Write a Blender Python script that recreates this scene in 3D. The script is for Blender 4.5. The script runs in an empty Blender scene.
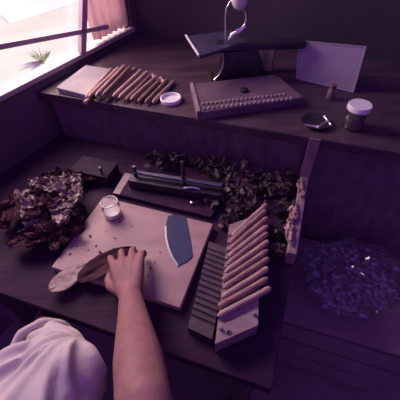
import bpy, bmesh, math, random
from mathutils import Vector, Matrix, noise
random.seed(7)
S = bpy.context.scene
COL = S.collection
Z0 = 0.72            # height of the cutting board's top above the floor
BZ = -0.022          # bench top, measured from the cutting board's top
SH = 0.18            # shelf top, same measure
PI = math.pi
# ------------------------------------------------------------------ camera frame (used to read real positions off the photograph)
F_PX = 320.0
th, ro, H = math.atan(341.8/320), math.radians(2.0), .75
FW = Vector((0, math.cos(th), -math.sin(th)))
U0 = Vector((1,0,0)).cross(FW)
UP = U0*math.cos(ro) + Vector((1,0,0))*math.sin(ro)
RT = FW.cross(UP)
CAM = Vector((0,0,Z0+H))
def ray(px, py): return FW + RT*((px-200)/F_PX) - UP*((py-200)/F_PX)
def P(px, py, z=0.0):
    d = ray(px, py); return CAM + d*((Z0+z-CAM.z)/d.z)
def W(px, py, G, n):
    d = ray(px, py); n = Vector(n); return CAM + d*((Vector(G)-CAM).dot(n)/d.dot(n))
UX = Vector((.94, -.343, 0)).normalized()     # along the bench
VX = Vector((.343, .94, 0)).normalized()      # across the bench, away from the worker
O = P(51, 267, 0); O.z = Z0
def B(u, v, z=0.0): return O + UX*u + VX*v + Vector((0,0,z))
def touv(p): r = p-O; return r.dot(UX), r.dot(VX)
ANG = math.atan2(UX.y, UX.x)
# ------------------------------------------------------------------ materials
M = {}
def mat(name, col, rough=.7, metal=0, noise_scale=None, col2=None, bump=0, bscale=None, stretch=(1,1,1), spec=.5, wave=False, detail=6, lo=.35, hi=.65, trans=0, rot=0, sub=0):
    m = bpy.data.materials.new(name); m.use_nodes = True
    nt = m.node_tree; b = nt.nodes['Principled BSDF']
    b.inputs['Base Color'].default_value = (*col, 1); b.inputs['Roughness'].default_value = rough
    b.inputs['Metallic'].default_value = metal; b.inputs['Specular IOR Level'].default_value = spec
    if trans: b.inputs['Transmission Weight'].default_value = trans
    if noise_scale or bump:
        tc = nt.nodes.new('ShaderNodeTexCoord'); mp = nt.nodes.new('ShaderNodeMapping')
        mp.inputs['Scale'].default_value = stretch; mp.inputs['Rotation'].default_value = (0,0,rot)
        nt.links.new(tc.outputs['Object'], mp.inputs['Vector'])
    if noise_scale:
        n = nt.nodes.new('ShaderNodeTexNoise'); n.inputs['Scale'].default_value = noise_scale; n.inputs['Detail'].default_value = detail
        nt.links.new(mp.outputs['Vector'], n.inputs['Vector'])
        r = nt.nodes.new('ShaderNodeValToRGB'); r.color_ramp.elements[0].position = lo; r.color_ramp.elements[1].position = hi
        r.color_ramp.elements[0].color = (*(col2 or col), 1); r.color_ramp.elements[1].color = (*col, 1)
        nt.links.new(n.outputs['Fac'], r.inputs['Fac']); nt.links.new(r.outputs['Color'], b.inputs['Base Color'])
    if bump:
        n2 = nt.nodes.new('ShaderNodeTexNoise'); n2.inputs['Scale'].default_value = bscale or (noise_scale or 20)*2; n2.inputs['Detail'].default_value = 5
        nt.links.new(mp.outputs['Vector'], n2.inputs['Vector'])
        bp = nt.nodes.new('ShaderNodeBump'); bp.inputs['Strength'].default_value = bump; bp.inputs['Distance'].default_value = .01
        nt.links.new(n2.outputs['Fac'], bp.inputs['Height']); nt.links.new(bp.outputs['Normal'], b.inputs['Normal'])
    M[name] = m; return m
def glassy(name, tint, fac, rough=.03, bump=0, bscale=60):
    """thin clear film or glass wall: see-through with a sheen"""
    m = bpy.data.materials.new(name); m.use_nodes = True; nt = m.node_tree
    for n in list(nt.nodes):
        if n.type == 'BSDF_PRINCIPLED': nt.nodes.remove(n)
    out = nt.nodes['Material Output']
    t = nt.nodes.new('ShaderNodeBsdfTransparent'); t.inputs['Color'].default_value = (*tint, 1)
    g = nt.nodes.new('ShaderNodeBsdfGlossy'); g.inputs['Roughness'].default_value = rough; g.inputs['Color'].default_value = (.9,.9,.95,1)
    fr = nt.nodes.new('ShaderNodeLayerWeight'); fr.inputs['Blend'].default_value = fac
    mx = nt.nodes.new('ShaderNodeMixShader')
    nt.links.new(fr.outputs['Facing'], mx.inputs['Fac']); nt.links.new(t.outputs[0], mx.inputs[1]); nt.links.new(g.outputs[0], mx.inputs[2])
    nt.links.new(mx.outputs[0], out.inputs['Surface'])
    if bump:
        n2 = nt.nodes.new('ShaderNodeTexNoise'); n2.inputs['Scale'].default_value = bscale
        bp = nt.nodes.new('ShaderNodeBump'); bp.inputs['Strength'].default_value = bump; bp.inputs['Distance'].default_value = .01
        nt.links.new(n2.outputs['Fac'], bp.inputs['Height']); nt.links.new(bp.outputs['Normal'], g.inputs['Normal'])
    M[name] = m
mat('box_dark', (.045,.022,.045), .7, spec=.1, noise_scale=14, col2=(.03,.016,.03))
mat('dark_wood', (.19,.10,.15), .6, noise_scale=14, col2=(.12,.065,.10), stretch=(1,8,1), bump=.15, rot=-ANG)
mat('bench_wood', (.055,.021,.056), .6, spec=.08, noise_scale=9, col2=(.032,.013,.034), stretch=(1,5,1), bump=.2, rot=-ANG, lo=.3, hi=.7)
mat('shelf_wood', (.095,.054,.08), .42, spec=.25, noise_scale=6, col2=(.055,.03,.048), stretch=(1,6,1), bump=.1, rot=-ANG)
mat('board_wood', (.45,.29,.29), .5, spec=.3, noise_scale=5, col2=(.31,.17,.19), stretch=(1,3,1), bump=.1, bscale=60, lo=.3, hi=.75)
mat('board_edge', (.40,.26,.24), .6, noise_scale=12, col2=(.3,.18,.18), stretch=(1,6,1))
mat('pale_wood', (.40,.29,.30), .6, noise_scale=12, col2=(.27,.18,.2), stretch=(1,6,1), bump=.15)
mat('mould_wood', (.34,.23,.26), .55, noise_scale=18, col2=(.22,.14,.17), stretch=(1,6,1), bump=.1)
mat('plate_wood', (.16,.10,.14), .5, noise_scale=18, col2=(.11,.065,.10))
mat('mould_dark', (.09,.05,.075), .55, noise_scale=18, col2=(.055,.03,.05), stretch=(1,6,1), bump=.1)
mat('box_paper', (.38,.31,.33), .6, noise_scale=8, col2=(.29,.23,.26))
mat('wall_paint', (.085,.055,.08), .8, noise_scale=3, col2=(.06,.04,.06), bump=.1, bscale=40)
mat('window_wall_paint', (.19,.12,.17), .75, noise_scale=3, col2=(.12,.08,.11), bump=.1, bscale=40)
mat('sill_paint', (.62,.52,.50), .5, noise_scale=9, col2=(.5,.4,.4))
mat('sash_paint', (.6,.45,.46), .5, noise_scale=9, col2=(.5,.36,.38))
mat('floor_dark', (.26,.17,.20), .8, noise_scale=6, col2=(.21,.135,.16), bump=.1)
mat('ground_pale', (.80,.77,.64), .9, noise_scale=1.3, col2=(.70,.70,.56), detail=8)
mat('ground_brighter', (.92,.90,.86), .9, noise_scale=2, col2=(.86,.84,.8))
mat('grass', (.42,.50,.28), .8, noise_scale=9, col2=(.34,.4,.2))
mat('iron', (.075,.055,.085), .38, .6, noise_scale=20, col2=(.05,.035,.055))
mat('iron_plate', (.13,.11,.2), .4, .5, noise_scale=12, col2=(.08,.065,.12))
mat('chrome', (.78,.72,.74), .28, 1)
mat('pale_enamel', (.75,.68,.66), .3)
mat('sheet_metal', (.42,.36,.42), .45, .4, noise_scale=7, col2=(.37,.31,.37))
mat('blade_steel', (.045,.05,.12), .55, 0, spec=.2, noise_scale=22, col2=(.035,.04,.095))
mat('cigar_brown', (.40,.22,.21), .55, noise_scale=25, col2=(.24,.125,.125), stretch=(1,3,3), bump=.25, bscale=90)
mat('cigar_dark', (.22,.12,.12), .6, noise_scale=25, col2=(.14,.075,.08), stretch=(1,3,3), bump=.25, bscale=90)
mat('cigar_pale', (.48,.30,.28), .55, noise_scale=25, col2=(.33,.19,.19), stretch=(1,3,3), bump=.25, bscale=90)
mat('leaf_dark', (.085,.034,.05), .8, spec=.06, noise_scale=9, col2=(.055,.022,.035), bump=.3, bscale=70)
mat('leaf_pale', (.27,.16,.18), .45, noise_scale=12, col2=(.13,.07,.09), bump=.3, bscale=70)
mat('leaf_wrapper', (.30,.16,.19), .5, noise_scale=8, col2=(.22,.115,.14), bump=.2, bscale=70)
mat('scraps', (.13,.07,.09), .5, spec=.3, noise_scale=30, col2=(.045,.028,.035), bump=.2, bscale=90)
mat('skin', (.32,.145,.165), .6, spec=.25, noise_scale=35, col2=(.27,.12,.13), bump=.12, bscale=160)
mat('hair', (.03,.02,.025), .5, noise_scale=90, col2=(.015,.01,.012), bump=.4, bscale=160)
mat('shirt_cloth', (.60,.50,.52), .85, noise_scale=5, col2=(.52,.42,.45), bump=.1, bscale=200)
mat('trouser_cloth', (.24,.15,.19), .9, noise_scale=60, col2=(.19,.12,.15), bump=.1)
mat('shoe', (.03,.02,.02), .4)
mat('white_plastic', (.80,.74,.76), .35)
mat('paste', (.85,.80,.74), .5)
mat('curtain_cloth', (.85,.68,.72), .8, noise_scale=10, col2=(.74,.52,.58))
m_ = M['curtain_cloth']; nt_ = m_.node_tree; tl_ = nt_.nodes.new('ShaderNodeBsdfTranslucent'); tl_.inputs['Color'].default_value = (.85,.68,.70,1)
mx_ = nt_.nodes.new('ShaderNodeMixShader'); mx_.inputs['Fac'].default_value = .55
nt_.links.new(nt_.nodes['Principled BSDF'].outputs[0], mx_.inputs[1]); nt_.links.new(tl_.outputs[0], mx_.inputs[2]); nt_.links.new(mx_.outputs[0], nt_.nodes['Material Output'].inputs['Surface'])
mat('cork', (.25,.14,.16), .7, noise_scale=30, col2=(.17,.09,.11))
mat('jar_fill', (.14,.09,.13), .6, noise_scale=20, col2=(.08,.05,.08))
glassy('glass', (.97,.96,.97), .22)
glassy('pane_glass', (.97,.97,.96), .12)
glassy('plastic_film', (.90,.89,.94), .52, rough=.14)
# ------------------------------------------------------------------ mesh helpers
class MB:
    def __init__(s): s.b = bmesh.new()
    def box(s, c, size, rot=None, bevel=0.0):
        r = bmesh.ops.create_cube(s.b, size=1.0); vs = r['verts']
        m = Matrix.Translation(Vector(c)) @ (rot.to_4x4() if rot else Matrix()) @ Matrix.Diagonal((*size, 1))
        bmesh.ops.transform(s.b, matrix=m, verts=vs)
        if bevel:
            es = list({e for v in vs for e in v.link_edges})
            bmesh.ops.bevel(s.b, geom=es, offset=bevel, segments=2, affect='EDGES', profile=.5)
        return s
    def prism(s, pts, dz, bevel=0.0):
        """pts: world points of the top outline; extruded by the vector dz"""
        dz = Vector(dz) if not isinstance(dz, (int,float)) else Vector((0,0,dz))
        a = [s.b.verts.new(p) for p in pts]; c = [s.b.verts.new(Vector(p)+dz) for p in pts]
        n = len(pts); fs = [s.b.faces.new(a), s.b.faces.new(c[::-1])]
        for i in range(n): fs.append(s.b.faces.new((a[i], c[i], c[(i+1)%n], a[(i+1)%n])))
        bmesh.ops.recalc_face_normals(s.b, faces=fs)
        if bevel:
            es = list({e for f in fs for e in f.edges})
            bmesh.ops.bevel(s.b, geom=es, offset=bevel, segments=2, affect='EDGES', profile=.5)
        return s
    def lathe(s, c, prof, seg=28, axis=None, cap=True):
        """prof: (radius, height) pairs along axis from c"""
        q = Vector((0,0,1)).rotation_difference(Vector(axis or (0,0,1)).normalized()).to_matrix()
        rings = []
        for r, h in prof:
            rings.append([s.b.verts.new(Vector(c) + q @ Vector((r*math.cos(2*PI*i/seg), r*math.sin(2*PI*i/seg), h))) for i in range(seg)])
        fs = []
        for a, b2 in zip(rings, rings[1:]):
            for i in range(seg): fs.append(s.b.faces.new((a[i], a[(i+1)%seg], b2[(i+1)%seg], b2[i])))
        if cap: fs.append(s.b.faces.new(rings[0][::-1])); fs.append(s.b.faces.new(rings[-1]))
        return s
    def tube(s, path, rad, seg=12):
        path = [Vector(p) for p in path]; rads = rad if isinstance(rad, (list,tuple)) else [rad]*len(path)
        rings = []; up = None
        for i, p in enumerate(path):
            t = (path[min(i+1,len(path)-1)] - path[max(i-1,0)]).normalized()
            if up is None: up = t.orthogonal().normalized()
            x = (up - t*up.dot(t)).normalized(); up = x; y = t.cross(x)
            rings.append([s.b.verts.new(p + (x*math.cos(2*PI*k/seg) + y*math.sin(2*PI*k/seg))*rads[i]) for k in range(seg)])
        for a, b2 in zip(rings, rings[1:]):
            for i in range(seg): s.b.faces.new((a[i], a[(i+1)%seg], b2[(i+1)%seg], b2[i]))
        s.b.faces.new(rings[0][::-1]); s.b.faces.new(rings[-1]); return s
    def ball(s, c, r, scale=(1,1,1), rot=None, seg=16):
        q = bmesh.ops.create_uvsphere(s.b, u_segments=seg, v_segments=max(6,seg*2//3), radius=r)
        m = Matrix.Translation(Vector(c)) @ (rot.to_4x4() if rot else Matrix()) @ Matrix.Diagonal((*scale, 1))
        bmesh.ops.transform(s.b, matrix=m, verts=q['verts']); return s
    def cone(s, a, b2, ra, rb, seg=16):
        """round-ended tapered limb"""
        a, b2 = Vector(a), Vector(b2); s.ball(a, ra, seg=seg); s.ball(b2, rb, seg=seg); s.tube([a, b2], [ra, rb], seg); return s
    def build(s, name, m, parent=None, smooth=False, base=None):
        me = bpy.data.meshes.new(name); bmesh.ops.recalc_face_normals(s.b, faces=s.b.faces[:])
        if parent is not None: org = parent.matrix_world.translation.copy()
        elif base is not None: org = Vector(base)
        else:
            zs = [v.co.z for v in s.b.verts]; n = len(s.b.verts)
            org = Vector((sum(v.co.x for v in s.b.verts)/n, sum(v.co.y for v in s.b.verts)/n, min(zs)))
        pm = parent.matrix_world.inverted() if parent is not None else Matrix.Translation(-org)
        bmesh.ops.transform(s.b, matrix=pm, verts=s.b.verts[:])
        s.b.to_mesh(me); s.b.free()
        for p in me.polygons: p.use_smooth = smooth
        me.materials.append(M[m]); o = bpy.data.objects.new(name, me); COL.objects.link(o)
        if parent is not None: o.parent = parent
        else: o.location = org; o.matrix_world = Matrix.Translation(org)
        if smooth:
            try: me.set_sharp_from_angle(angle=math.radians(40))
            except Exception: pass
        return o
def tag(o, label, cat, group=None, kind=None):
    if label: o['label'] = label
    if cat: o['category'] = cat
    if group: o['group'] = group
    if kind: o['kind'] = kind
    return o
def thing(name, loc, label, cat, group=None):
    o = bpy.data.objects.new(name, None); COL.objects.link(o); o.location = loc; o.empty_display_size = .05
    o.matrix_world = Matrix.Translation(Vector(loc)); return tag(o, label, cat, group)
def struct(o): o['kind'] = 'structure'; return o
RZ = lambda a: Matrix.Rotation(a, 3, 'Z')
def basis(x, y):
    x = Vector(x).normalized(); z = x.cross(Vector(y)).normalized(); y = z.cross(x)
    return Matrix((x, y, z)).transposed()
ORD = ['first','second','third','fourth','fifth','sixth','seventh','eighth','ninth','tenth','eleventh','twelfth','thirteenth','fourteenth','fifteenth']
# ------------------------------------------------------------------ the setting
SZ = .225                                     # window sill height
wa, wb = P(28, 80, SZ), P(130, 28, SZ)
wd = (wb-wa); wd.z = 0; wd.normalize()        # along the window wall, away from the camera
wn = Vector((-wd.y, wd.x, 0))                 # out of the room
def WL(s, z, out=0.0):                        # a point of the window wall
    p = wa + wd*s + wn*out; p.z = Z0+z; return p
s_corner = (P(137, 24, SZ)-wa).dot(wd)
corner = WL(s_corner, 0)
s_end = s_corner - .035
FLZ = -Z0
def wallpiece(b, s0, s1, z0, z1, t=.055): b.prism([WL(s0,z1), WL(s1,z1), WL(s1,z1,t), WL(s0,z1,t)], (0,0,z0-z1))
b = MB()
wallpiece(b, -2.6, s_corner+.15, FLZ, SZ-.012); wallpiece(b, -2.6, -1.38, SZ-.012, 1.9); wallpiece(b, -1.18, -.62, SZ-.012, 1.9); wallpiece(b, -1.38, -1.18, SZ-.012, .40); wallpiece(b, -1.38, -1.18, .60, 1.9); wallpiece(b, s_end, s_corner+.15, SZ-.012, 1.9); wallpiece(b, -.62, s_end, 1.25, 1.9)
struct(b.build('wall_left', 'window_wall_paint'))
b = MB(); c0 = corner; c1 = corner + UX*3.4
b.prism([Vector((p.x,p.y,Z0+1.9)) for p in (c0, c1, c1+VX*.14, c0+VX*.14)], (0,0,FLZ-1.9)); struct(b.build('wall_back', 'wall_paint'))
b = MB(); c2 = corner+UX*2.6 
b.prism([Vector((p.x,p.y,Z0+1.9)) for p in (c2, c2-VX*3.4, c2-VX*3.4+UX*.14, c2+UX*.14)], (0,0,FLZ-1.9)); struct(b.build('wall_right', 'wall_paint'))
b = MB(); a0 = WL(-2.6,0); 
fl = [corner, corner+UX*2.6, corner+UX*2.6-VX*3.4, a0-VX*.3, a0]
b.prism([Vector((p.x,p.y,0)) for p in fl], (0,0,-.1)); struct(b.build('floor', 'floor_dark'))
b = MB(); g0, g1 = WL(-8, 0, .14), WL(14, 0, .14)
b.prism([Vector((p.x,p.y,-.12)) for p in (g0, g1, g1+wn*16, g0+wn*16)], (0,0,-.1)); struct(b.build('ground', 'ground_pale'))
gz = lambda x, y: P(x, y, -.12-Z0+.004)
b = MB(); b.prism([gz(10,24), gz(100,-5), gz(60,-60), gz(-60,-40)], (0,0,-.003)); struct(b.build('path', 'ground_brighter'))  # brighter strip laid over the ground
tf = MB(); tg = P(43,61,-.12-Z0)
for k in range(40):
    a = random.uniform(0,2*PI); l_ = random.uniform(.06,.16); d_ = Vector((math.cos(a)*.6, math.sin(a)*.6, 1)).normalized()
    p0 = tg+Vector((math.cos(a)*.03, math.sin(a)*.03, 0)); tf.tube([p0, p0+d_*l_*.6, p0+d_*l_+Vector((math.cos(a)*.03, math.sin(a)*.03, -.01))], [.006,.005,.001], 5)
tag(tf.build('grass_tuft', 'grass'), 'pale green grass tuft on the bright ground outside the window', 'grass')
# window: sill, outer frame, open sash, glass
win = bpy.data.objects.new('window_1', None); COL.objects.link(win); win.location = WL(0, SZ); win.matrix_world = Matrix.Translation(WL(0,SZ)); win['kind'] = 'structure'
MB().prism([WL(-.62,SZ,-.012), WL(s_end,SZ,-.012), WL(s_end,SZ,.05), WL(-.62,SZ,.05)], (0,0,-.018), .003).build('window_sill', 'sill_paint', win)
b = MB()
for s0, s1, z0, z1 in ((-.62,-.58,SZ,1.25), (s_end-.035,s_end,SZ,1.25), (-.62,s_end,1.21,1.25)):
    b.prism([WL(s0,z1,.02), WL(s1,z1,.02), WL(s1,z1,.05), WL(s0,z1,.05)], (0,0,z0-z1), .003)
b.build('window_frame', 'sill_paint', win)
# casement leaf standing open: a stile that stands on the sill, a glazing bar
G = P(82, 53, SZ)
nrm = wn
top = W(84.5, -45, G, nrm); bl = W(20, 42.5, G, nrm); br = W(107, 26.5, G, nrm)
sash = MB()
sd = (top-G).normalized()
sash.box((G+top)/2, ((top-G).length, .020, .026), basis(sd, wn))
rd = (br-bl).normalized(); bl2 = bl - rd*.35
so = sash.build('window_sash', 'sash_paint', win)
MB().box((bl2+br)/2 - wn*.004, ((br-bl2).length, .012, .016), basis(rd, wn)).build('glazing_bar', 'sash_paint', win)
b = MB(); mid = (G+top)/2
b.prism([WL(-.58,SZ,.034), WL(s_end-.035,SZ,.034), WL(s_end-.035,1.21,.034), WL(-.58,1.21,.034)], wn*.003); b.build('window_pane', 'pane_glass', win)
# curtain: gathered pinkish cloth at the far end of the window
b = MB(); nx, nz = 90, 16; sc0, sc1 = (W(84,24,WL(0,SZ,.03),wn)-WL(0,SZ,.03)).dot(wd)-.02, s_end-.02
rows = []
for j in range(nz+1):
    z = SZ+.012 + j*(.95)/nz; row = []
    for i in range(nx+1):
        t = i/nx; k = .5+.5*min(1, j/nz*1.4)
        s = sc1 - (sc1-sc0)*(1-t)*(.85+.25*j/nz)
        o_ = .012 + .010*math.sin(t*38+j*.12) + .004*math.sin(t*71+1)
        row.append(b.b.verts.new(WL(s, z, o_)))
    rows.append(row)
for j in range(nz):
    for i in range(nx): b.b.faces.new((rows[j][i], rows[j][i+1], rows[j+1][i+1], rows[j+1][i]))
cu = b.build('curtain', 'curtain_cloth', smooth=True)
sm = cu.modifiers.new('thickness', 'SOLIDIFY'); sm.thickness = .0015
tag(cu, 'pinkish gathered curtain hanging at the far end of the window', 'curtain')
# ------------------------------------------------------------------ cabinet (upper surface) and bench
fu, fv = touv(P(200, 119, SH))
cu_, cv_ = touv(corner)
wu, wv = touv(WL(0,0)); wdu, wdv = wd.dot(UX), wd.dot(VX)
def wall_u(v): return wu + (v-wv)*wdu/wdv + .006
RU = 1.25
def slab(b, u0, u1, v0, v1, z0, z1, bevel=0, inset=0):
    L = (lambda v: wall_u(v)+inset) if u0 is None else (lambda v: u0)
    return b.prism([B(L(v0),v0,z1), B(u1,v0,z1), B(u1,v1,z1), B(L(v1),v1,z1)], (0,0,z0-z1), bevel)
cab = thing('cabinet', B(.3, fv+.2, FLZ), 'dark wooden waist-high cabinet behind the bench, its top carrying cigars, jar and scale', 'cabinet')
slab(MB(), None, RU, fv, cv_-.004, SH-.03, SH, .004).build('countertop', 'shelf_wood', cab)
slab(MB(), None, RU-.02, fv+.03, cv_-.01, FLZ, SH-.03, 0, .02).build('carcass', 'dark_wood', cab)
LU = .60
bench = thing('workbench', B(.1,.2,FLZ), 'dark wooden workbench with a raised lip along its right edge, under the cutting board', 'bench')
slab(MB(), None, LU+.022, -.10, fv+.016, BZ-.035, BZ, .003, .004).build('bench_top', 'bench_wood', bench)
l0, l1 = touv(P(290,240,.03)), touv(P(314,124,.03))
MB().prism([B(LU-.002,.22,.03), B(LU+.024,.22,.03), B(LU+.024,fv-.001,.03), B(LU-.002,fv-.001,.03)], (0,0,BZ-.03), .003).build('edge_lip', 'mould_wood', bench)
MB().prism([B(LU-.006,fv-.004,SH-.001), B(LU+.026,fv-.004,SH-.001), B(LU+.026,fv+.0,SH-.001), B(LU-.006,fv+.0,SH-.001)], (0,0,.029-SH), .001).build('upright_strip', 'mould_wood', bench)
MB().prism([B(-.45,-.08,BZ-.035), B(LU,-.08,BZ-.035), B(LU,-.06,BZ-.035), B(-.45,-.06,BZ-.035)], (0,0,-.07)).build('apron', 'dark_wood', bench)
for u, v in ((-.42,-.01),(LU-.03,-.01),(-.3,fv-.03),(LU-.03,fv-.03)):
    MB().prism([B(u-.03,v-.02,BZ-.036), B(u+.03,v-.02,BZ-.036), B(u+.03,v+.03,BZ-.036), B(u-.03,v+.03,BZ-.036)], (0,0,FLZ-BZ+.036), .003).build('leg', 'dark_wood', bench)
# ------------------------------------------------------------------ cutting board, blade, paste jar
cb = thing('cutting_board', B(.188,.138,BZ), 'large reddish-tan wooden cutting board lying on the bench under the hand', 'board')
MB().prism([B(0,0,0), B(.376,0,0), B(.376,.276,0), B(0,.276,0)], (0,0,BZ+.0005), .0025).build('board', 'board_wood', cb)
bl_pts = [(168,216),(172,214.5),(179,214.5),(186,217),(188,228),(191,243),(192.5,256),(186,262),(178,265.5),(173,258),(168.5,248),(166,237),(165.5,226)]
bd = thing('crescent_knife', P(179,240,0), 'blue-grey curved steel blade without handle lying on the cutting board', 'knife')
MB().prism([P(x,y,.003) for x,y in bl_pts], (0,0,-.0022), .0006).build('blade', 'blade_steel', bd)
edge = [(164.8,226),(165,237),(167.6,248.5),(172,258.8),(177.4,266.4),(178.6,265),(173.6,257.5),(169.3,247.8),(166.8,237),(166.3,226)]
e = MB().prism([P(x,y,.0034) for x,y in edge], (0,0,-.002)).build('cutting_edge', 'chrome', bd); e['label'] = 'bright honed edge'
jp = P(113.5, 215, 0)
pj = thing('paste_jar', jp, 'small clear glass jar of white paste on the far left corner of the cutting board', 'jar')
R_ = .0275
MB().lathe(jp, [(R_-.004,.0005),(R_,.004),(R_,.042),(R_-.003,.050),(R_-.003,.060),(R_-.0045,.060),(R_-.0045,.050),(R_-.002,.042),(R_-.002,.005),(.001,.004)], 32, cap=False).build('glass_body', 'glass', pj, True)
MB().lathe(jp, [(R_-.0035,.0045),(R_-.0028,.006),(R_-.0028,.022),(.012,.0215),(.001,.021)], 28).build('paste', 'paste', pj, True)
rr = MB(); rr.tube([jp+Vector(((R_-.003)*math.cos(a),(R_-.003)*math.sin(a),.060)) for a in [2*PI*i/28 for i in range(29)]], .0016, 8); rr.build('rim', 'pale_enamel', pj, True)
# ------------------------------------------------------------------ leaves
def leaf_mesh(b, c, d, ln, wid, crump=.012, curl=.5, seed=0, n=26, m=12, lift=0, roll=0.0):
    """a tobacco leaf: long oval blade, midrib, crumpled"""
    d = Vector(d).normalized(); side = Vector((-d.y, d.x, 0)).normalized(); up = d.cross(side)*-1 if d.cross(side).z < 0 else d.cross(side)
    rows = []
    for i in range(n+1):
        t = i/n; w = wid*(math.sin(PI*min(1,max(0,t**.8)))**.7+.02); row = []
        for j in range(m+1):
            q = j/m*2-1
            p = Vector(c) + d*(t-.5)*ln + side*(q*w*.5*(1-.25*curl*abs(q)))
            h = curl*abs(q)*w*.28 + .3*crump*math.sin(t*30+abs(q)*6)
            nv = noise.noise_vector(Vector((t*4+seed*3.7, q*2.2+seed, seed*1.3)))
            n2 = noise.noise_vector(Vector((t*11+seed*3.7, q*6+seed, seed*2.3)))
            p = p + nv*crump*1.6 + n2*crump*.7 + up*h
            p.z += lift + roll*math.sin(PI*t)
            row.append(p)
        rows.append(row)
    lo = min(p.z for r in rows for p in r); base = c[2]
    vs = [[b.b.verts.new(p + Vector((0,0,base-lo+.001))) for p in r] for r in rows]
    for i in range(n):
        for j in range(m): b.b.faces.new((vs[i][j], vs[i][j+1], vs[i+1][j+1], vs[i+1][j]))
    return b
def finish_leaf(o):
    s_ = o.modifiers.new('thickness', 'SOLIDIFY'); s_.thickness = .0007; return o
LV = [ # px, py, z, direction deg, length, width, material, label
 (60,186,.010,20,.13,.075,'leaf_pale','pale crumpled tobacco leaf at the far end of the leaf heap, nearest the dark box'),
 (74,203,.022,75,.12,.07,'leaf_pale','bright curled tobacco leaf on the heap side facing the paste jar'),
 (52,206,.014,-30,.15,.08,'leaf_dark','dark folded tobacco leaf in the middle of the heap'),
 (40,196,.006,50,.14,.08,'leaf_dark','dark tobacco leaf at the heap edge below the window wall'),
 (36,218,.010,-60,.14,.07,'leaf_pale','pale tobacco leaf at the left edge of the heap'),
 (56,226,.012,35,.15,.075,'leaf_dark','dark crumpled tobacco leaf on the near side of the heap'),
 (66,216,.030,100,.10,.06,'leaf_pale','small pale leaf tip standing up at the right of the heap'),
 (40,240,.000,10,.15,.08,'leaf_dark','flat dark leaf nearest the shirt sleeve'),
 (70,236,-.004,60,.12,.05,'leaf_dark','narrow dark leaf lying against the left side of the cutting board'),
 (16,212,.004,80,.15,.08,'leaf_dark','dark leaf trailing from the heap towards the wall'),
 (62,178,.004,5,.13,.035,'leaf_dark','thin dark leaf along the far rim of the heap'),
 (50,190,.030,-20,.14,.04,'leaf_pale','narrow pale leaf lying over the top of the heap'),
 (76,192,.018,115,.11,.03,'leaf_pale','thin pale leaf bending down beside the paste jar'),
 (47,212,.034,40,.13,.035,'leaf_dark','narrow dark leaf crossing the middle of the heap'),
 (30,204,.024,-45,.13,.04,'leaf_pale','narrow pale leaf pointing at the window wall'),
 (62,232,.014,-10,.12,.035,'leaf_dark','thin dark leaf on the near right foot of the heap'),
 (88,182,-.014,15,.10,.05,'leaf_dark','small flat leaf lying on bare bench beside the dark box'),
]
for i, (x,y,z,a,ln,wd_,mt,lb) in enumerate(LV):
    o = leaf_mesh(MB(), P(x,y,max(z,BZ+.002)), (math.cos(math.radians(a)),math.sin(math.radians(a)),0), ln, wd_, .013, .7, i+1).build('tobacco_leaf', mt, smooth=True)
    tag(finish_leaf(o), lb, 'leaf', 'tobacco leaves heaped on the bench')
# fine scraps under the heap
def scraps(name, spots, n, size, m, label, cat, thick=None):
    b = MB()
    for k in range(n):
        x, y, r, z = spots[k % len(spots)]
        g = P(x + random.gauss(0, r), y + random.gauss(0, r*.55), BZ); g.z = Z0+z*random.random()+BZ+.006
        u_, v_ = touv(g)
        if u_ > LU-.012 and z < .05: continue
        if -.01 < u_ < .386 and v_ < .285: continue
        if v_ > fv+.005: continue
        l = size*random.uniform(.5,1.6); w = l*random.uniform(.25,.7)
        ex = Vector((random.gauss(0,1),random.gauss(0,1),random.gauss(0,.5))).normalized(); ey = ex.orthogonal(); 
        ey = Matrix.Rotation(random.uniform(0,PI*2),3,ex) @ ey; nn = ex.cross(ey)
        q = [[b.b.verts.new(g + ex*(i-1)*l*.5 + ey*(j-1)*w*.5 + nn*(.35*w*abs(j-1)*random.uniform(.3,1.3)+random.gauss(0,.08*w))) for j in range(3)] for i in range(3)]
        for i in range(2):
            for j in range(2): b.b.faces.new((q[i][j], q[i][j+1], q[i+1][j+1], q[i+1][j]))
    for v in b.b.verts: v.co.z = max(v.co.z, Z0+BZ+.0008)
    o = b.build(name, m, smooth=False); s_ = o.modifiers.new('thickness', 'SOLIDIFY'); s_.thickness = .0006
    return tag(o, label, cat, kind='stuff')
scraps('tobacco_scraps', [(170,160,9,.035),(185,152,9,.055),(205,160,9,.05),(238,212,6,.03),(228,224,3,.02),(246,203,7,.03),(222,170,10,.05),(200,158,12,.03),(225,165,12,.04),(240,172,12,.05),(262,185,10,.045),(278,195,6,.05),(235,190,10,.045),(284,215,4,.04),(278,235,4,.035),(274,255,3,.03),(250,160,14,.03),(215,200,6,.03)], 2000, .020, 'scraps', 'loose heap of crumbled tobacco scraps behind and beside the cigar mould', 'tobacco')
scraps('leaf_litter', [(55,210,16,.03),(40,235,14,.02),(52,222,12,.02),(62,195,10,.03)], 130, .022, 'scraps', 'broken leaf litter under the tobacco leaves at the left of the bench', 'tobacco')
b = MB()
for x, y, r in ((90,236,.0045),(100,252,.004),(96,246,.003),(84,229,.0025),(120,222,.0025),(150,268,.003),(155,262,.002),(148,275,.002),(132,226,.002),(77,246,.0025),(70,254,.003),(106,231,.002),(152,280,.002),(160,252,.002),(88,250,.002),(115,238,.0025)):
    b.ball(P(x,y,.0015), r, (1.3,.8,.35), RZ(x), 8)
tag(b.build('tobacco_crumbs', 'leaf_dark', smooth=True), 'dark tobacco crumbs sprinkled over the cutting board', 'tobacco', kind='stuff')
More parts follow.
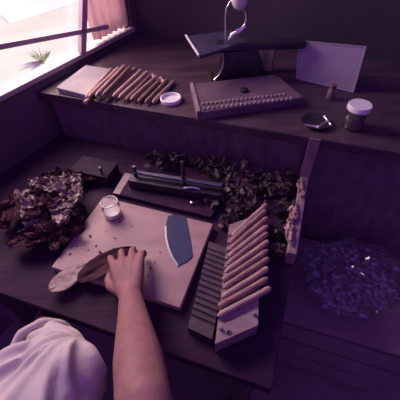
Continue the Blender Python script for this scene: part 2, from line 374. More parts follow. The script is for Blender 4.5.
# scraps lying along the lip
lipleaf = [(300,190,'pale thin leaf strip on the bench lip, farthest from the cigars'),(293,212,'pale twisted leaf strip hanging midway along the bench lip'),(288,232,'bright leaf strip on the lip beside the nearest cigars')]
for i, (x,y,lb) in enumerate(lipleaf):
    o = leaf_mesh(MB(), P(x,y,.032), VX + UX*random.uniform(-.25,.1), .085, .022, .006, .5, 31+i, 18, 6).build('leaf_strip', 'cigar_pale', smooth=True)
    tag(finish_leaf(o), lb, 'leaf', 'leaf strips on the bench lip')
# wrapper leaf over the board's corner
o = leaf_mesh(MB(), P(70,277,.002), (P(92,268,0)-P(62,288,0)), .115, .06, .0015, .05, 51, 24, 10).build('wrapper_leaf', 'leaf_wrapper', smooth=True)
tag(finish_leaf(o), 'mauve-brown wrapper leaf hanging over the near left corner of the cutting board', 'leaf')
# the dark leaf being rolled under the hand
o = leaf_mesh(MB(), P(108,264,.004), (P(142,246,0)-P(84,280,0)), .17, .075, .0025, .45, 60, 28, 12).build('filler_leaf', 'leaf_dark', smooth=True)
tag(finish_leaf(o), 'dark tobacco leaf being rolled on the board beneath the fingers', 'leaf')
# ------------------------------------------------------------------ cigars
def cigar_mesh(name, ln, r, m, seed, taper=.35):
    b = MB(); prof = []; n = 22
    rings = []; seg = 16; rnd = random.Random(seed)
    for i in range(n+1):
        t = i/n
        e0 = min(1, (t/.10)) ; e1 = min(1, (1-t)/.03)
        rr_ = r*(taper + (1-taper)*math.sin(e0*PI/2)) * (.8+.2*math.sin(e1*PI/2)) * (1+.05*noise.noise(Vector((t*5, seed, 0))))
        bend = .0018*math.sin(t*PI+seed)
        rings.append([b.b.verts.new(Vector(((t-.5)*ln, rr_*math.cos(2*PI*k/seg)*(1+.04*noise.noise(Vector((t*4,k*.5,seed))))+bend, rr_*math.sin(2*PI*k/seg)+r))) for k in range(seg)])
    for a, c in zip(rings, rings[1:]):
        for k in range(seg): b.b.faces.new((a[k], a[(k+1)%seg], c[(k+1)%seg], c[k]))
    b.b.faces.new(rings[0][::-1]); b.b.faces.new(rings[-1])
    o = b.build(name, m, smooth=True, base=(0,0,0)); return o
def place(o, a, c, z):
    """lay a long object (its mesh along x) with its middle between a and c, at height z"""
    a, c = Vector(a), Vector(c); d = c-a
    o.rotation_euler = (0, -math.asin(max(-1,min(1,d.z/d.length))), math.atan2(d.y, d.x)); o.location = (a+c)/2; 
    if z is not None: o.location.z = z
    return o
protos = [cigar_mesh('cigar', .165, .0085, m, sd) for m, sd in (('cigar_brown',1),('cigar_pale',2),('cigar_dark',3))]
usedp = set()
def new_cigar(k):
    if k in usedp: o = protos[k].copy(); COL.objects.link(o); return o
    usedp.add(k); return protos[k]
# filled mould
mz = .032                       # top of mould above the board level
nearL, farL = P(217,318,mz), P(232,238,mz)
nearR, farR = P(259,303,mz), P(266,206,mz)
rowd = ((farL-nearL)+(farR-nearR)); rowd.z = 0; rlen = ((farL-nearL).length+(farR-nearR).length)/2*1.0; rowd.normalize()
cdir = Vector((rowd.y, -rowd.x, 0))
n0 = P(214,330,mz)
print('UV near', touv(nearL), touv(farL), touv(nearR), touv(farR), 'row', rowd, rlen)
cd = (P(270,287,mz+.01)-P(218,320,mz+.01)); cd.z = 0; print('cigar dir', cd, cd.length); cdn = cd.normalized()
mdir = (P(257,308,mz)-P(214,329.5,mz)); mdir.z = 0; mwid = mdir.length; mdir.normalize(); print('mould end', mwid, mdir, touv(P(214,329.5,mz)), touv(P(257,308,mz)))
c_nl = P(215,344,mz); c_nr = P(258,325,mz); mdir = c_nr-c_nl; mwid = mdir.length; mdir.normalize()
L1 = P(228,232,mz); R1 = P(262,207,mz)
mo = thing('cigar_mould', Vector((((c_nl+R1)/2).x, ((c_nl+R1)/2).y, Z0+BZ)), 'long wooden cigar mould filled with cigars, a dark hole in its near end block', 'mould')
NC = 11
gd = ((L1-c_nl)+(R1-c_nr)); gd.z = 0
# body as a slab with half-round grooves across it
def mould_body(a, bdir, wid, gdir, length, ngroove, ztop, zbot, depth, endlen, rad):
    """grooves run along bdir; they follow each other along gdir"""
    b = MB(); bdir = Vector(bdir).normalized(); gn = Vector(gdir).normalized()
    prof = [(0, ztop), (endlen, ztop)]
    pitch = (length-2*endlen)/ngroove
    for k in range(ngroove):
        s0 = endlen + k*pitch
        for q in range(0, 9):
            an = PI*q/8; prof.append((s0 + pitch*.5 - math.cos(an)*pitch*.46, ztop - depth*math.sin(an)))
    prof += [(length-endlen, ztop), (length, ztop)]
    pts = [Vector(a)*1.0 for _ in prof]
    top = []; 
    for (s_, z_) in prof:
        p = Vector(a) + gn*s_; p.z = Z0+z_; top.append(p)
    outl = top + [Vector((top[-1].x, top[-1].y, Z0+zbot)), Vector((top[0].x, top[0].y, Z0+zbot))]
    b.prism(outl, bdir*wid); return b, pitch
glen = gd.length/2
mb_, pitch = mould_body(c_nl, mdir, mwid, gd, glen, NC-1, mz, BZ+.001, .006, .036, .008)
mb_.build('mould_block', 'mould_wood', mo)
en = MB(); gn = gd.normalized()
hc = P(229.5,333,mz)
hl = MB().lathe(hc, [(.0065,-.001),(.0065,.0006)], 16).build('hole_disc', 'hair', mo, True)  # flat near-black disc, the hole's shade put into its colour
for s_ in (.1,.9):
    pp = c_nl + mdir*mwid*s_ + gn*.028; pp.z = Z0+mz-.001; MB().lathe(pp, [(.004,0),(.004,.009),(.002,.011)], 12).build('peg', 'pale_wood', mo, True)
off = cdn
for k in range(NC):
    f = (k+.5)/NC
    a = c_nl.lerp(L1, .07+.93*f); rr2 = P(267,289,mz).lerp(P(266,205,mz), f)
    a = P(218,316,mz+.008).lerp(P(232,236,mz+.008), k/(NC-1)) + Vector((random.uniform(-.003,.003),0,0))
    c = P(268.5+random.uniform(-1.5,1.5),287,mz+.008).lerp(P(266+random.uniform(-2,1.5),203,mz+.008), k/(NC-1))
    o = new_cigar((1,0,1,0,0,1,0,1,0,0,1)[k])
    place(o, a, c, Z0+mz-.004+.001*(k%2)); d = (c-a).length; o.scale = (d/.165, .9, .95); 
    if k == 0: print('cig len', d)
    if k % 3 == 1: o.rotation_euler.z += PI; 
    tag(o, ('rolled brown cigar, nearest of the row in the filled mould' if k == 0 else 'rolled brown cigar, farthest of the row in the filled mould' if k == NC-1 else 'rolled brown cigar, %s from the near end of the filled mould' % ORD[k]), 'cigar', 'cigars laid in the mould')
# the empty mould half beside it
e0 = P(188,330,-.005); e1 = P(212,341,-.005)
ed = e1-e0; ed.z = 0; ew = ed.length; f0 = P(209,244,-.005)
print('empty', ew, (f0-e0).length, touv(e0), touv(e1), touv(f0), touv(P(180,308,0)))
eo = thing('empty_cigar_mould', Vector((((e1+f0)/2).x, ((e1+f0)/2).y, Z0+BZ)), 'dark empty ribbed mould half lying between the cutting board and the filled mould', 'mould')
mb2, _ = mould_body(e0, ed, ew, (f0-e0), (f0-e0).length, 13, .008, BZ+.001, .006, .02, .006)
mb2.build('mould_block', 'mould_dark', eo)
# cigars on the cabinet: parallel, side by side on a pale box and the shelf
tp = [P(57,91,SH), P(105,97,SH), P(120,72,SH), P(86,67,SH)]
for p in tp: print('tray', touv(p), p)
tb = thing('flat_box', (tp[0]+tp[2])/2, 'flat pale cardboard box under the window sill, carrying the first cigars', 'box')
bz = .016
def lift(p, z): return Vector((p.x, p.y, Z0+SH+z))
q = [P(57,88,SH+bz), P(88,96,SH+bz), P(116,71,SH+bz), P(86,66,SH+bz)]
MB().prism(q, (0,0,-bz+.0005), .0015).build('box_body', 'box_paper', tb)
cc = (q[0]+q[1]+q[2]+q[3])/4
MB().prism([cc+(p-cc)*1.02+Vector((0,0,.0035)) for p in q], (0,0,-.008), .001).build('box_lid', 'box_paper', tb)
SC = [((86,98),(111,69),.020,1),((89,97),(118,68),.024,1),((96,96),(124,66),.026,1),((102,96),(130,67),.020,2),((108,97),(135,68),.004,0),((113,97),(141,70),.008,1),((119,98),(147,72),.010,1),((126,100),(151,75),.003,2),((131,100),(157,76),.007,0),((138,102),(162,78),.002,2),((145,103),(167,80),.004,2),((153,103),(174,81),.001,0)]
for k, (a, c, z, t) in enumerate(SC):
    pa, pc = P(*a, SH+z+.008), P(*c, SH+z+.008)
    if k == 0: print('shelf cig', (pc-pa).length, pc-pa)
    d0 = (pc-pa).normalized(); mid = (pa+pc)/2; dv = (VX*1.0 + d0*.6).normalized()
    o = new_cigar(t); L_ = (pc-pa).length; place(o, pa, pc, Z0+SH+z+.0005); o.scale = (L_/.165, .86, .86)
    tag(o, ('brown cigar on the flat box, nearest the window of the shelf row' if k == 0 else 'brown cigar at the end of the shelf row, beside the round white lid' if k == len(SC)-1 else 'brown cigar, %s from the window in the row on the cabinet' % ORD[k]), 'cigar', 'cigars in a row on the cabinet top')
# short stub ends lying across in front of the box
for (a, c, lb) in (((86,103),(90,98),'short cigar stub below the near corner of the flat box'), ((152,76),(158,80),'small cigar stub behind the row, farther from the lid'), ((160,79),(165,83),'small cigar stub behind the row, nearer the lid')):
    o = protos[1].copy(); COL.objects.link(o); pa, pc = P(*a, SH+.008), P(*c, SH+.008); place(o, pa, pc, Z0+SH+.001); o.scale = ((pc-pa).length/.165+.05, .95, .95)
    tag(o, lb, 'cigar', 'cigar stubs')
# round white lid
lp = P(171,101,SH)
ld = MB().lathe(lp, [(.033,.0005),(.036,.002),(.036,.014),(.033,.0155),(.031,.014),(.031,.006),(.001,.005)], 36, cap=False).build('jar_lid', 'white_plastic', smooth=True)
tag(ld, 'round white screw lid lying upturned on the cabinet between cigars and perforated plate', 'lid')
# ------------------------------------------------------------------ mould plate with rows of pegs on the cabinet
q = [P(190,84,SH+.03), P(197,113,SH+.03), P(304,97,SH+.03), P(276,74,SH+.03)]
print('plate', [touv(p) for p in q])
pl = thing('peg_plate', Vector((((q[0]+q[2])/2).x, ((q[0]+q[2])/2).y, Z0+SH)), 'slab with two rows of small round pegs, in front of the iron scale', 'mould')
MB().prism(q, (0,0,-.0295), .003).build('slab', 'plate_wood', pl)
MB().prism([q[0], q[0]+(q[3]-q[0]).normalized()*.012, q[1]+(q[2]-q[1]).normalized()*.012, q[1]], (0,0,.005), .001).build('end_strip', 'mould_wood', pl)
for r_, (a, c, n) in enumerate((((203,104.5),(284,95),20), ((204,109.5),(291,99),20))):
    for k in range(n):
        p = P(*a, SH+.03).lerp(P(*c, SH+.03), k/(n-1))
        MB().lathe(p, [(.0045,-.002),(.0045,.004),(.003,.0065)], 10).build('peg', 'pale_wood', pl, True)
p = P(244,91,SH+.03); MB().lathe(p, [(.014,-.001),(.014,.006),(.011,.008)], 20).build('cap', 'iron', pl, True)
# ------------------------------------------------------------------ bench scale / press
g = P(240,80,SH)
sc = thing('bench_scale', g, 'dark iron bench scale with flared pedestal, rectangular pan and pale cup', 'scale')
fn = Vector((0,1,0))
def V(px, py, off=0): return W(px, py, g+fn*off, fn)
# pedestal: outline swept through depth, flared foot
out = [(214,80),(219,74),(221.5,64),(221,53),(258,50),(262,63),(266,74),(273,80)]
pts = [V(x,y,-.02) for x,y in out]; 
zmin = Z0+SH+.001
pts = [Vector((p.x, p.y, max(p.z, zmin))) for p in pts]
pts[0].z = pts[-1].z = zmin
MB().prism(pts, (0,.055,0), .004).build('pedestal', 'iron', sc)
MB().prism([pts[0]+Vector((-.012,-.015,.008)), pts[-1]+Vector((.012,-.015,.008)), pts[-1]+Vector((.012,.08,.008)), pts[0]+Vector((-.012,.08,.008))], (0,0,-.008), .002).build('foot', 'iron', sc)
path = [V(222.5,53,-.028), V(223.5,60,-.028), V(222.5,68,-.028), V(219,75,-.028), V(214,80,-.028)]
tr = MB().tube(path, .0022, 8).build('edge_strip', 'chrome', sc, True); tr['label'] = 'chrome strip down the left edge of the pedestal'  # chrome tube following the left edge only
ba, bb = V(216,46,.0), V(304,43,.01)
MB().box((ba+bb)/2, ((bb-ba).length, .05, .022), basis(bb-ba, (0,1,0)), .004).build('beam', 'iron', sc)
# pan
pz = V(216,44).z
def PZ(x,y,z): d = ray(x,y); return CAM + d*((z-CAM.z)/d.z)
pn = [PZ(186,36,pz+.004), PZ(199,56,pz+.004), PZ(248,41,pz+.004), PZ(231,30,pz+.004)]
MB().prism(pn, (0,0,-.012), .002).build('pan', 'iron_plate', sc)
rm = MB().tube([pn[0]+Vector((0,0,.002)), pn[1]+Vector((0,0,.002))], .004, 8).build('pan_edge_strip', 'pale_enamel', sc, True); rm['label'] = 'pale strip along the left edge of the pan'  # pale tube along the left edge only
yb = -.01
MB().tube([V(225.5,42,yb), V(225.5,31,yb), V(225.5,18,yb), V(226.5,8,yb), V(230,2,yb), V(235,-1,yb), V(240,-2,yb)], .0028, 10).build('yoke_arm', 'chrome', sc, True)
MB().tube([V(246,12,yb), V(246.5,19,yb), V(245,25,yb), V(241,29,yb), V(236,31,yb)], [.004,.0035,.004,.005,.006], 10).build('yoke_arm', 'chrome', sc, True)
MB().tube([V(246,26,yb), V(240,31,yb), V(232,35,yb), V(229,40,yb)], [.005,.008,.008,.006], 12).build('yoke_foot', 'chrome', sc, True)
cp = V(239,10,yb); rr_ = .0
MB().lathe(cp, [(.004,0),(.016,.006),(.024,.018),(.027,.036),(.027,.075),(.024,.082)], 28, axis=(0,-.1,1)).build('cup', 'pale_enamel', sc, True)
MB().tube([V(243,9,yb), V(246,12,yb)], .004, 8).build('cup_pin', 'chrome', sc, True)
# added block standing in for the lighter gap seen through the scale
g2 = P(266,72,SH)
bx = thing('gap_block', g2, 'small mauve-grey block added for the lighter gap behind the beam of the scale', 'box')
MB().box(g2+Vector((0,.01,.05)), (.05,.03,.10), RZ(ANG), .003).build('box_body', 'mould_wood', bx)
MB().box(g2+Vector((0,.01,.1035)), (.054,.034,.007), RZ(ANG), .002).build('box_lid', 'mould_dark', bx)
# ------------------------------------------------------------------ metal sheet leaning at the back
ba, bb = P(296,79,SH), P(353,93,SH)
hd = (bb-ba).normalized(); hn = Vector((-hd.y, hd.x, 0))
mt_ = thing('metal_tray', (ba+bb)/2, 'square grey metal tray standing on edge, leaning back behind the screw jar', 'tray')
lean = math.radians(14); pn_ = (hn*math.cos(lean) + Vector((0,0,-math.sin(lean)))).normalized()
ta, tb2 = W(299,41,ba,pn_), W(366,47,ba,pn_)
print('sheet', ba, bb, ta, tb2)
MB().prism([ba, bb, tb2, ta], pn_*.0015).build('tray_base', 'sheet_metal', mt_)
rim = MB()
cs = [ba+Vector((0,0,.003)), bb+Vector((0,0,.003)), tb2, ta]
for i in range(4): rim.tube([cs[i], cs[(i+1)%4]], .0026, 8)
rim.build('tray_rim', 'sheet_metal', mt_, True)
# ------------------------------------------------------------------ big jar, cork, dish
jp = P(352,127,SH); jr = .0305
jar = thing('storage_jar', jp, 'glass jar with a white screw lid at the right end of the cabinet', 'jar')
MB().lathe(jp, [(.02,.001),(jr-.003,.001),(jr,.005),(jr,.052),(jr-.005,.060),(jr-.005,.066),(jr-.007,.066),(jr-.007,.060),(jr-.002,.051),(jr-.002,.006),(.001,.004)], 32, cap=False).build('glass_body', 'glass', jar, True)
MB().lathe(jp, [(jr-.004,.007),(jr-.003,.01),(jr-.003,.045),(.01,.05),(.001,.05)], 28).build('contents', 'jar_fill', jar, True)
MB().lathe(jp, [(jr,.062),(jr+.003,.062),(jr+.003,.074),(jr+.001,.077),(jr-.006,.0765),(.001,.076)], 36).build('lid', 'white_plastic', jar, True)
cg = P(329.5,99,SH)
ck = thing('bottle', cg, 'small dark upright bottle standing in front of the leaning metal tray', 'bottle')
MB().lathe(cg, [(.011,.0005),(.013,.003),(.013,.030),(.009,.036),(.008,.042)], 20).build('bottle_body', 'cork', ck, True)
MB().lathe(cg, [(.010,.040),(.010,.052),(.008,.053)], 20).build('stopper', 'cork', ck, True)
dg = P(315,124,SH)
ds = thing('metal_dish', dg, 'shallow dark metal dish at the cabinet edge above the bench lip', 'dish')
MB().lathe(dg, [(.02,.0006),(.03,.002),(.043,.012),(.045,.012),(.031,.0035),(.001,.003)], 32, cap=False).build('dish_body', 'iron', ds, True)
for i,(x,y,dx,dy) in enumerate(((322,124,.02,.012),(328,121,-.004,.02),(312,126,.016,-.01))):
    p = P(x,y,SH+.012); d = Vector((dx,dy,.002))
    o = MB(); o.cone(p-d, p+d, .003, .0042, 10)
    o.ball(p+d, .0058)
    o = o.build('screw', 'chrome', smooth=True)  # chrome bits put in where the dish glints
    tag(o, ('shiny metal bit nearest the cabinet edge in the dark dish','shiny metal bit at the right rim of the dark dish','shiny metal bit at the left side of the dark dish')[i], 'screw', 'shiny bits in the dish')
# ------------------------------------------------------------------ clamp on its plank, at the back of the bench
q = [P(113,193,-.005), P(211,217,-.005), P(226,195,-.005), P(125,173,-.005)]
print('plank', [touv(p) for p in q])
cl = thing('bar_press', Vector((((q[0]+q[2])/2).x, ((q[0]+q[2])/2).y, Z0+BZ)), 'dark iron bar press with two knobbed posts on a wooden plank behind the cutting board', 'press')
MB().prism(q, (0,0,-.0165), .002).build('plank', 'bench_wood', cl)
MB().prism([q[0]+Vector((0,0,.001)), q[0].lerp(q[1],.07)+Vector((0,0,.001)), q[3].lerp(q[2],.07)+Vector((0,0,.001)), q[3]+Vector((0,0,.001))], (0,0,-.0005)).build('plank_end', 'pale_wood', cl)['label'] = 'pale end of the plank'  # paler patch over one end of the plank
ca, cb_ = P(131,184,.0), P(222,199,.0)
cdv = (cb_-ca).normalized()
MB().box((ca+cb_)/2+Vector((0,0,.016)), ((cb_-ca).length, .035, .034), basis(cdv,(0,1,0)), .003).build('iron_block', 'iron', cl)
up1, up2 = ca.lerp(cb_,.07), ca.lerp(cb_,.60)
ra, rb = up1+Vector((0,0,.05)), cb_+Vector((0,0,.05))
MB().box((ra+rb)/2+Vector((0,.01,0)), ((rb-ra).length, .014, .008), basis(cdv,(0,1,0)), .002).build('rail', 'iron_plate', cl)
for u_, hh, kr in ((up1,.075,.008),(up2,.125,.012)):
    po = MB().lathe(u_+Vector((0,.01,.0)), [(.006,0),(.006,hh)], 16).build('post', 'iron', cl, True)
    MB().ball(u_+Vector((0,.01,hh+kr*.7)), kr, (1,1,.8)).build('knob', 'chrome' if kr > .01 else 'iron', po, True)
pp = up2+Vector((.0,-.014,.036)); MB().tube([pp, pp+Vector((.03,-.004,.006)), pp+Vector((.05,-.008,.0))], .0035, 8).build('crank', 'chrome', cl, True)
pp = P(192,203,.0); MB().lathe(pp, [(.006,-.001),(.006,.004),(.003,.006)], 12).build('glint_stud', 'chrome', cl, True)  # chrome stud put in for a glint on the plank
# dark box with knob at the left back of the bench
g = P(86,176,BZ)
db = thing('lidded_box', g, 'low dark box with a small knob behind the leaf heap', 'box')
k0 = [P(56,180,BZ), P(106,171,BZ), P(108,160,BZ), P(62,163,BZ)]
k0 = [Vector((p.x,p.y,Z0+.016)) for p in (B(-.16,.34), B(-.02,.34), B(-.02,.42), B(-.16,.42))]
MB().prism(k0, (0,0,-.0375), .002).build('box_body', 'box_dark', db)
cc = sum(k0, Vector())/4
MB().prism([cc+(p-cc)*1.03+Vector((0,0,.007)) for p in k0], (0,0,-.007), .002).build('box_lid', 'box_dark', db)
kp = cc.lerp(k0[1],.7)+Vector((0,0,.006)); MB().lathe(kp, [(.004,0),(.004,.022),(.007,.026),(.007,.031),(.003,.034)], 14).build('knob', 'iron_plate', db, True)
# ------------------------------------------------------------------ plastic bag on a low crate at the right
fz = -.30
cg = P(344,288,fz); cg.z = 0
cr = thing('crate', cg, 'dark wooden crate standing in shadow under the plastic bag', 'crate')
for k in range(3):
    for sx, sy, lx, ly in ((0,-.17,.42,.015),(0,.17,.42,.015),(-.2,0,.015,.32),(.2,0,.015,.32)):
        MB().box(cg+RZ(ANG)@Vector((sx,sy,.07+k*.13)), (lx,ly,.11), RZ(ANG), .002).build('slat', 'floor_dark', cr)
MB().box(cg+Vector((0,0,Z0+fz-.3075+.3)), (.42,.36,.014), RZ(ANG), .002).build('crate_top', 'floor_dark', cr)
b = MB(); bc = cg + Vector((0,0,Z0+fz+.085))
r = bmesh.ops.create_icosphere(b.b, subdivisions=5, radius=1.0)
for v in b.b.verts:
    n_ = v.co.normalized()
    d = 1 + .22*noise.noise(n_*2.1+Vector((3,1,7))) + .13*(abs(noise.noise(n_*5+Vector((1,9,2))))-.2) + .17*(.25-abs(noise.noise(n_*6+Vector((2,2,5))))) + .09*abs(noise.noise(n_*11)) + .035*noise.noise(n_*21)
    v.co = Vector((n_.x*.155*d, n_.y*.13*d, max(n_.z*.085*d, -.0835))) + bc
# gathered neck
tag(b.build('plastic_bag', 'plastic_film', smooth=False), 'crumpled clear plastic bag glinting on the dark crate right of the bench', 'bag')
# ------------------------------------------------------------------ the worker
def remesh(o, vox, smooth_it=6, disp=None):
    m = o.modifiers.new('r', 'REMESH'); m.mode = 'VOXEL'; m.voxel_size = vox
    s_ = o.modifiers.new('s', 'SMOOTH'); s_.factor = .5; s_.iterations = smooth_it
    dg = bpy.context.evaluated_depsgraph_get(); dg.update()
    me = bpy.data.meshes.new_from_object(o.evaluated_get(dg)); o.modifiers.clear()
    mats = [x for x in o.data.materials]; o.data = me
    me.materials.clear()
    for x in mats: me.materials.append(x)
    if disp:
        ns = [v.normal.copy() for v in me.vertices]; mw = o.matrix_world
        for v, n_ in zip(me.vertices, ns): v.co += n_*disp(mw @ v.co)
    for p in me.polygons: p.use_smooth = True
    return o
def Zb(v): return Vector(v)+Vector((0,0,Z0))
hip = Zb((-.20,-.33,-.17)); chest = Zb((-.19,-.27,.17)); neck = Zb((-.18,-.21,.34)); headc = Zb((-.175,-.19,.455))
shR, shL = Zb((-.01,-.22,.27)), Zb((-.36,-.19,.27))
wrR = P(130,293,.055); elR = P(144,404,.225)
wrL = P(44,322,-.10); elL = P(60,384,.15)
print('lens: R fore', (wrR-elR).length, 'R up', (shR-elR).length, 'L fore', (wrL-elL).length, 'L up', (shL-elL).length, elR, elL)
def hand(b, wr, d, side, up, sizes=1.0, curl=(.35,.75,.55), spread=.22, thumb=True):
    """side points to the thumb"""
    d, side, up = Vector(d).normalized(), Vector(side).normalized(), Vector(up).normalized()
    pl_ = .078*sizes
    for k, (off, ln) in enumerate(((.030,.94),(.010,1.0),(-.011,.96),(-.030,.86))):
        kn = wr + d*pl_*ln + side*off*sizes + up*.004
        b.cone(wr + side*off*.45, kn, .0165*sizes, .0125*sizes, 12)
        if k < 3:
            pass
        fl = (.040,.046,.042,.033)[k]*sizes; p = kn; ang = 0; sa = (1,.3,-.35,-1)[k]*spread
        fd0 = (d*math.cos(sa)+side*math.sin(sa)).normalized()
        rads = [.0105,.0092,.0085,.0070]; segs = [fl, fl*.66, fl*.52]
        for q_ in range(3):
            ang += curl[q_]*(1,1.05,.95,1.1)[k]
            dirv = fd0*math.cos(ang) - up*math.sin(ang); nx_ = p + dirv*segs[q_]
            b.cone(p, nx_, rads[q_]*sizes, rads[q_+1]*sizes, 12); p = nx_
    b.ball(wr+d*pl_*.5, .034*sizes, (1,1,.42), basis(d, side)); 
    if thumb:
        t0 = wr + d*.016 + side*.018*sizes - up*.004; t1 = t0 + (d*.62+side*.62-up*.25).normalized()*.040*sizes
        t2 = t1 + (d*.88+side*.22-up*.35).normalized()*.032*sizes; t3 = t2 + (d*.95-side*.12-up*.25).normalized()*.026*sizes
        b.cone(t0,t1,.0165*sizes,.0125*sizes,12); b.cone(t1,t2,.0120*sizes,.0105*sizes,12); b.cone(t2,t3,.0102*sizes,.0082*sizes,12)
worker = thing('person', Vector((hip.x, hip.y, 0)), 'seated person in a pale shirt, bare right arm reaching over the cutting board', 'person')
b = MB()
b.cone(hip, chest, .125, .135, 24); b.cone(chest, neck-Vector((0,.01,.05)), .13, .07, 24)
b.cone(shR, shL, .062, .062, 20); b.cone(neck-Vector((0,0,.05)), headc-Vector((0,0,.06)), .056, .052, 20)
# head with face
hf = (VX*1.0-Vector((0,0,.45))).normalized(); hr = UX; hu = hr.cross(hf); HM = Matrix((hr, hf, hu)).transposed()
def HP(x,y,z): return headc + HM @ Vector((x,y,z))
b.ball(headc, .1, (.76,.95,1.1), HM, 28); b.ball(HP(0,.03,-.055), .06, (.85,.95,1.0), HM, 20)
b.cone(HP(0,.093,.005), HP(0,.113,-.028), .009, .014, 12); b.ball(HP(0,.095,-.056), .02, (1.2,.5,.35), HM); b.ball(HP(0,.085,-.09), .02, (1,.8,.7), HM)
for s_ in (-1,1):
    b.ball(HP(.077*s_,-.005,-.012), .028, (.3,.7,1.05), HM); b.ball(HP(.031*s_,.083,.012), .013, (1.1,.7,.8), HM); b.cone(HP(.015*s_,.09,.03), HP(.048*s_,.076,.03), .008,.006,8)
# arms: shoulder to elbow to wrist
def arm(sh, el, wr):
    b.cone(sh, el, .052, .041, 20); m1 = el.lerp(wr, .28); b.cone(el, m1, .041, .0425, 20); m2 = el.lerp(wr,.72); b.cone(m1, m2, .0425, .031, 20); b.cone(m2, wr, .031, .0255, 20)
arm(shR, elR, wrR); arm(shL, elL, wrL)
hdR = P(126,250,.045) - wrR; hdR.z = -.008
sdR = Vector((-hdR.y, hdR.x, 0)).normalized()
hand(b, wrR, hdR, sdR + Vector((0,0,-.15)), Vector((.0,.1,1)), 1.08, (.22,.48,.42), .24)
hdL = VX*.9 - UX*.1 - Vector((0,0,.15))
sdL = Vector((hdL.y, -hdL.x, 0)).normalized()
hand(b, wrL, hdL, sdL, Vector((0,0,1)), .95, (.3,.5,.4), .15)
# legs under the bench
kR, kL = Zb((.05,.08,-.19)), Zb((-.36,.10,-.19)); fR, fL = Vector((.06,.06,.09)), Vector((-.38,.08,.09))
for sd_, k_, f_ in ((1,kR,fR),(-1,kL,fL)):
    h_ = hip + UX*.09*sd_; b.cone(h_, k_, .082, .056, 20); b.cone(k_, f_, .054, .036, 20); b.cone(f_-Vector((0,0,.045)), f_+VX*.14-Vector((0,0,.055)), .034, .028, 16)
body = remesh(b.build('body', 'skin', worker), .0042, 5)
# shirt
b = MB(); b.cone(hip+Vector((0,0,.02)), chest, .145, .152, 24); b.cone(chest, neck-Vector((0,.01,.075)), .15, .085, 24); b.cone(shR, shL, .074, .074, 20)
b.cone(shR, shR.lerp(elR,.55), .072, .064, 20)
def arcv(a, c, t): return a.lerp(c, t)
hemL = elL.lerp(wrL, .36)
b.cone(shL, elL, .074, .070, 20); b.cone(elL, hemL, .074, .062, 24)
b.cone(elL+Vector((-.05,-.06,-.01)), elL+Vector((-.08,.03,-.02)), .06, .05, 20)
b.cone(elL+Vector((.03,-.06,.0)), elL+Vector((-.012,.035,-.03)), .055, .045, 20)
axL = (hemL-elL).normalized()
PVT = P(80,332,.15)
def folds(p):
    r = p - PVT; a = math.atan2(r.y, r.x); q = math.hypot(r.x, r.y)
    n1 = noise.noise(Vector((a*2.6+3, q*5, p.z*3))); n2 = noise.noise(Vector((a*5.5, q*9+3, p.z*5)))
    k = min(1, q/.05)
    return k*(.016*(.45-abs(n1)*2.2) + .006*n2*2) - .001
sh_ = b.build('shirt', 'shirt_cloth', worker); 
remesh(sh_, .005, 3, folds)
b = MB()     # rolled cuff round the left forearm
pts = []; 
x_ = axL.orthogonal().normalized(); y_ = axL.cross(x_)
for lay in range(2):
    cen = hemL + axL*(.040+.012*lay)+Vector((-.018,0,-.01))
    path = [cen + (x_*math.cos(a)+y_*math.sin(a))*(.060-.006*lay+.004*noise.noise(Vector((math.cos(a)*3,math.sin(a)*3,lay)))) + axL*.006*noise.noise(Vector((math.cos(a)*2.5,math.sin(a)*2.5,5+lay))) for a in [2*PI*i/40 for i in range(41)]]
    b.tube(path, [.0085+.003*noise.noise(Vector((i*.4,lay,0))) for i in range(41)], 10)
cf = b.build('rolled_cuff', 'shirt_cloth', worker, True); 
b = MB()     # trousers
b.cone(hip-Vector((0,0,.01)), hip+Vector((0,0,.04)), .142, .14, 24)
for sd_, k_, f_ in ((1,kR,fR),(-1,kL,fL)):
    h_ = hip + UX*.09*sd_; b.cone(h_, k_, .096, .07, 20); b.cone(k_, f_+Vector((0,0,.03)), .068, .058, 20)
remesh(b.build('trousers', 'trouser_cloth', worker), .009, 4)
for f_ in (fR, fL):
    b = MB(); b.cone(f_-Vector((0,0,.042))-VX*.02, f_+VX*.15-Vector((0,0,.05)), .043, .036, 16)
    o = b.build('shoe', 'shoe', worker, True)
    for v in o.data.vertices: v.co.z = max(v.co.z, .002)
b = MB(); b.ball(HP(0,-.018,.018), .104, (.79,.93,1.08), HM, 28)
for k in range(60):
    a = random.uniform(0,2*PI); c_ = random.uniform(.1,1.3); n_ = Vector((math.cos(a)*math.sin(c_), math.sin(a)*math.sin(c_)-.1, math.cos(c_)))
    b.ball(HP(0,-.018,.018)+HM@Vector((n_.x*.08,n_.y*.095,n_.z*.11)), .012)
hr_ = b.build('hair', 'hair', worker)
for v in hr_.data.vertices:
    l_ = HM.inverted() @ (hr_.matrix_world @ v.co - headc)
    if l_.y > .07: v.co -= (HM @ Vector((0, l_.y-.07, 0)))
    if l_.z < -.05: v.co += (HM @ Vector((0,0,-.05-l_.z)))
remesh(hr_, .006, 3)
# stool
sg = Vector((hip.x, hip.y-.02, 0)); st_ = thing('stool', sg, 'plain wooden stool under the seated person', 'stool')
MB().lathe(sg+Vector((0,0,.375)), [(.16,0),(.165,.004),(.165,.022),(.15,.026)], 32).build('seat', 'pale_wood', st_, True)
for sx in (-1,1):
    for sy in (-1,1): MB().tube([sg+Vector((.15*sx,.15*sy,.0)), sg+Vector((.1*sx,.1*sy,.374))], .014, 10).build('leg', 'pale_wood', st_, True)
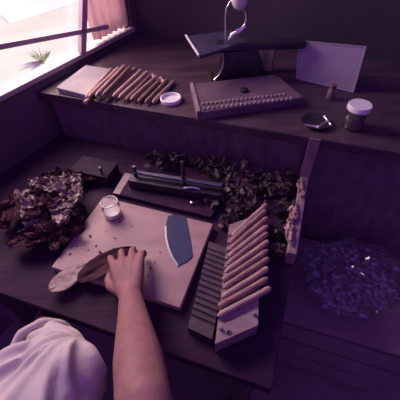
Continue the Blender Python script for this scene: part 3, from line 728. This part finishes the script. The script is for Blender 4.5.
# ------------------------------------------------------------------ light
w = bpy.data.worlds.new('violet_fill'); S.world = w; w.use_nodes = True  # even violet fill, added to lift the darks
bg = w.node_tree.nodes['Background']; bg.inputs['Color'].default_value = (.40,.14,.95,1); bg.inputs['Strength'].default_value = .60
def lamp(kind, name, loc, rot, energy, color, **kw):
    l = bpy.data.lights.new(name, kind); l.energy = energy; l.color = color
    for k, v in kw.items(): setattr(l, k, v)
    o = bpy.data.objects.new(name, l); COL.objects.link(o); o.location = loc; o.rotation_euler = rot; return o
sd = (-wd*1.0 + wn*.12 + Vector((0,0,-.62))).normalized()
lamp('SUN', 'sunlight', (0,0,4), Vector((0,0,-1)).rotation_difference(sd).to_euler(), 8.0, (1,.94,.82), angle=math.radians(1))
# daylight falling in through the upper part of the window
wc = WL(.28, 1.05, .45); dr = (-wn*1.0 + Vector((0,0,-.55)) - wd*.15).normalized()
lm = lamp('AREA', 'window_daylight', wc, (0,0,0), 56, (1,.80,.74), shape='RECTANGLE', size=.8, size_y=1.3)
X = wd.normalized(); Zl = -dr; Yl = Zl.cross(X).normalized(); X = Yl.cross(Zl)
lm.matrix_world = Matrix.Translation(wc) @ Matrix((Yl, Zl.cross(Yl), Zl)).transposed().to_4x4()
# small unseen wall opening with a lamp, added for glints on tray and bag
lamp('AREA', 'side_glint_lamp', WL(-1.28, .50, .02), (0,0,0), 4.0, (.95,.85,1), shape='SQUARE', size=.16).matrix_world = Matrix.Translation(WL(-1.28,.50,.02)) @ Matrix((wd, Vector((0,0,1)), wd.cross(Vector((0,0,1))))).transposed().to_4x4()
# ------------------------------------------------------------------ camera
cam = bpy.data.cameras.new('camera'); co = bpy.data.objects.new('camera', cam); COL.objects.link(co)
cam.lens = F_PX/400*36; cam.sensor_width = 36; cam.clip_start = .02
co.matrix_world = Matrix.Translation(CAM) @ Matrix((RT, UP, -FW)).transposed().to_4x4()
S.camera = co
S.view_settings.view_transform = 'Standard'; S.view_settings.look = 'None'; S.view_settings.exposure = 0; S.view_settings.gamma = 1; S.view_settings.use_curve_mapping = False
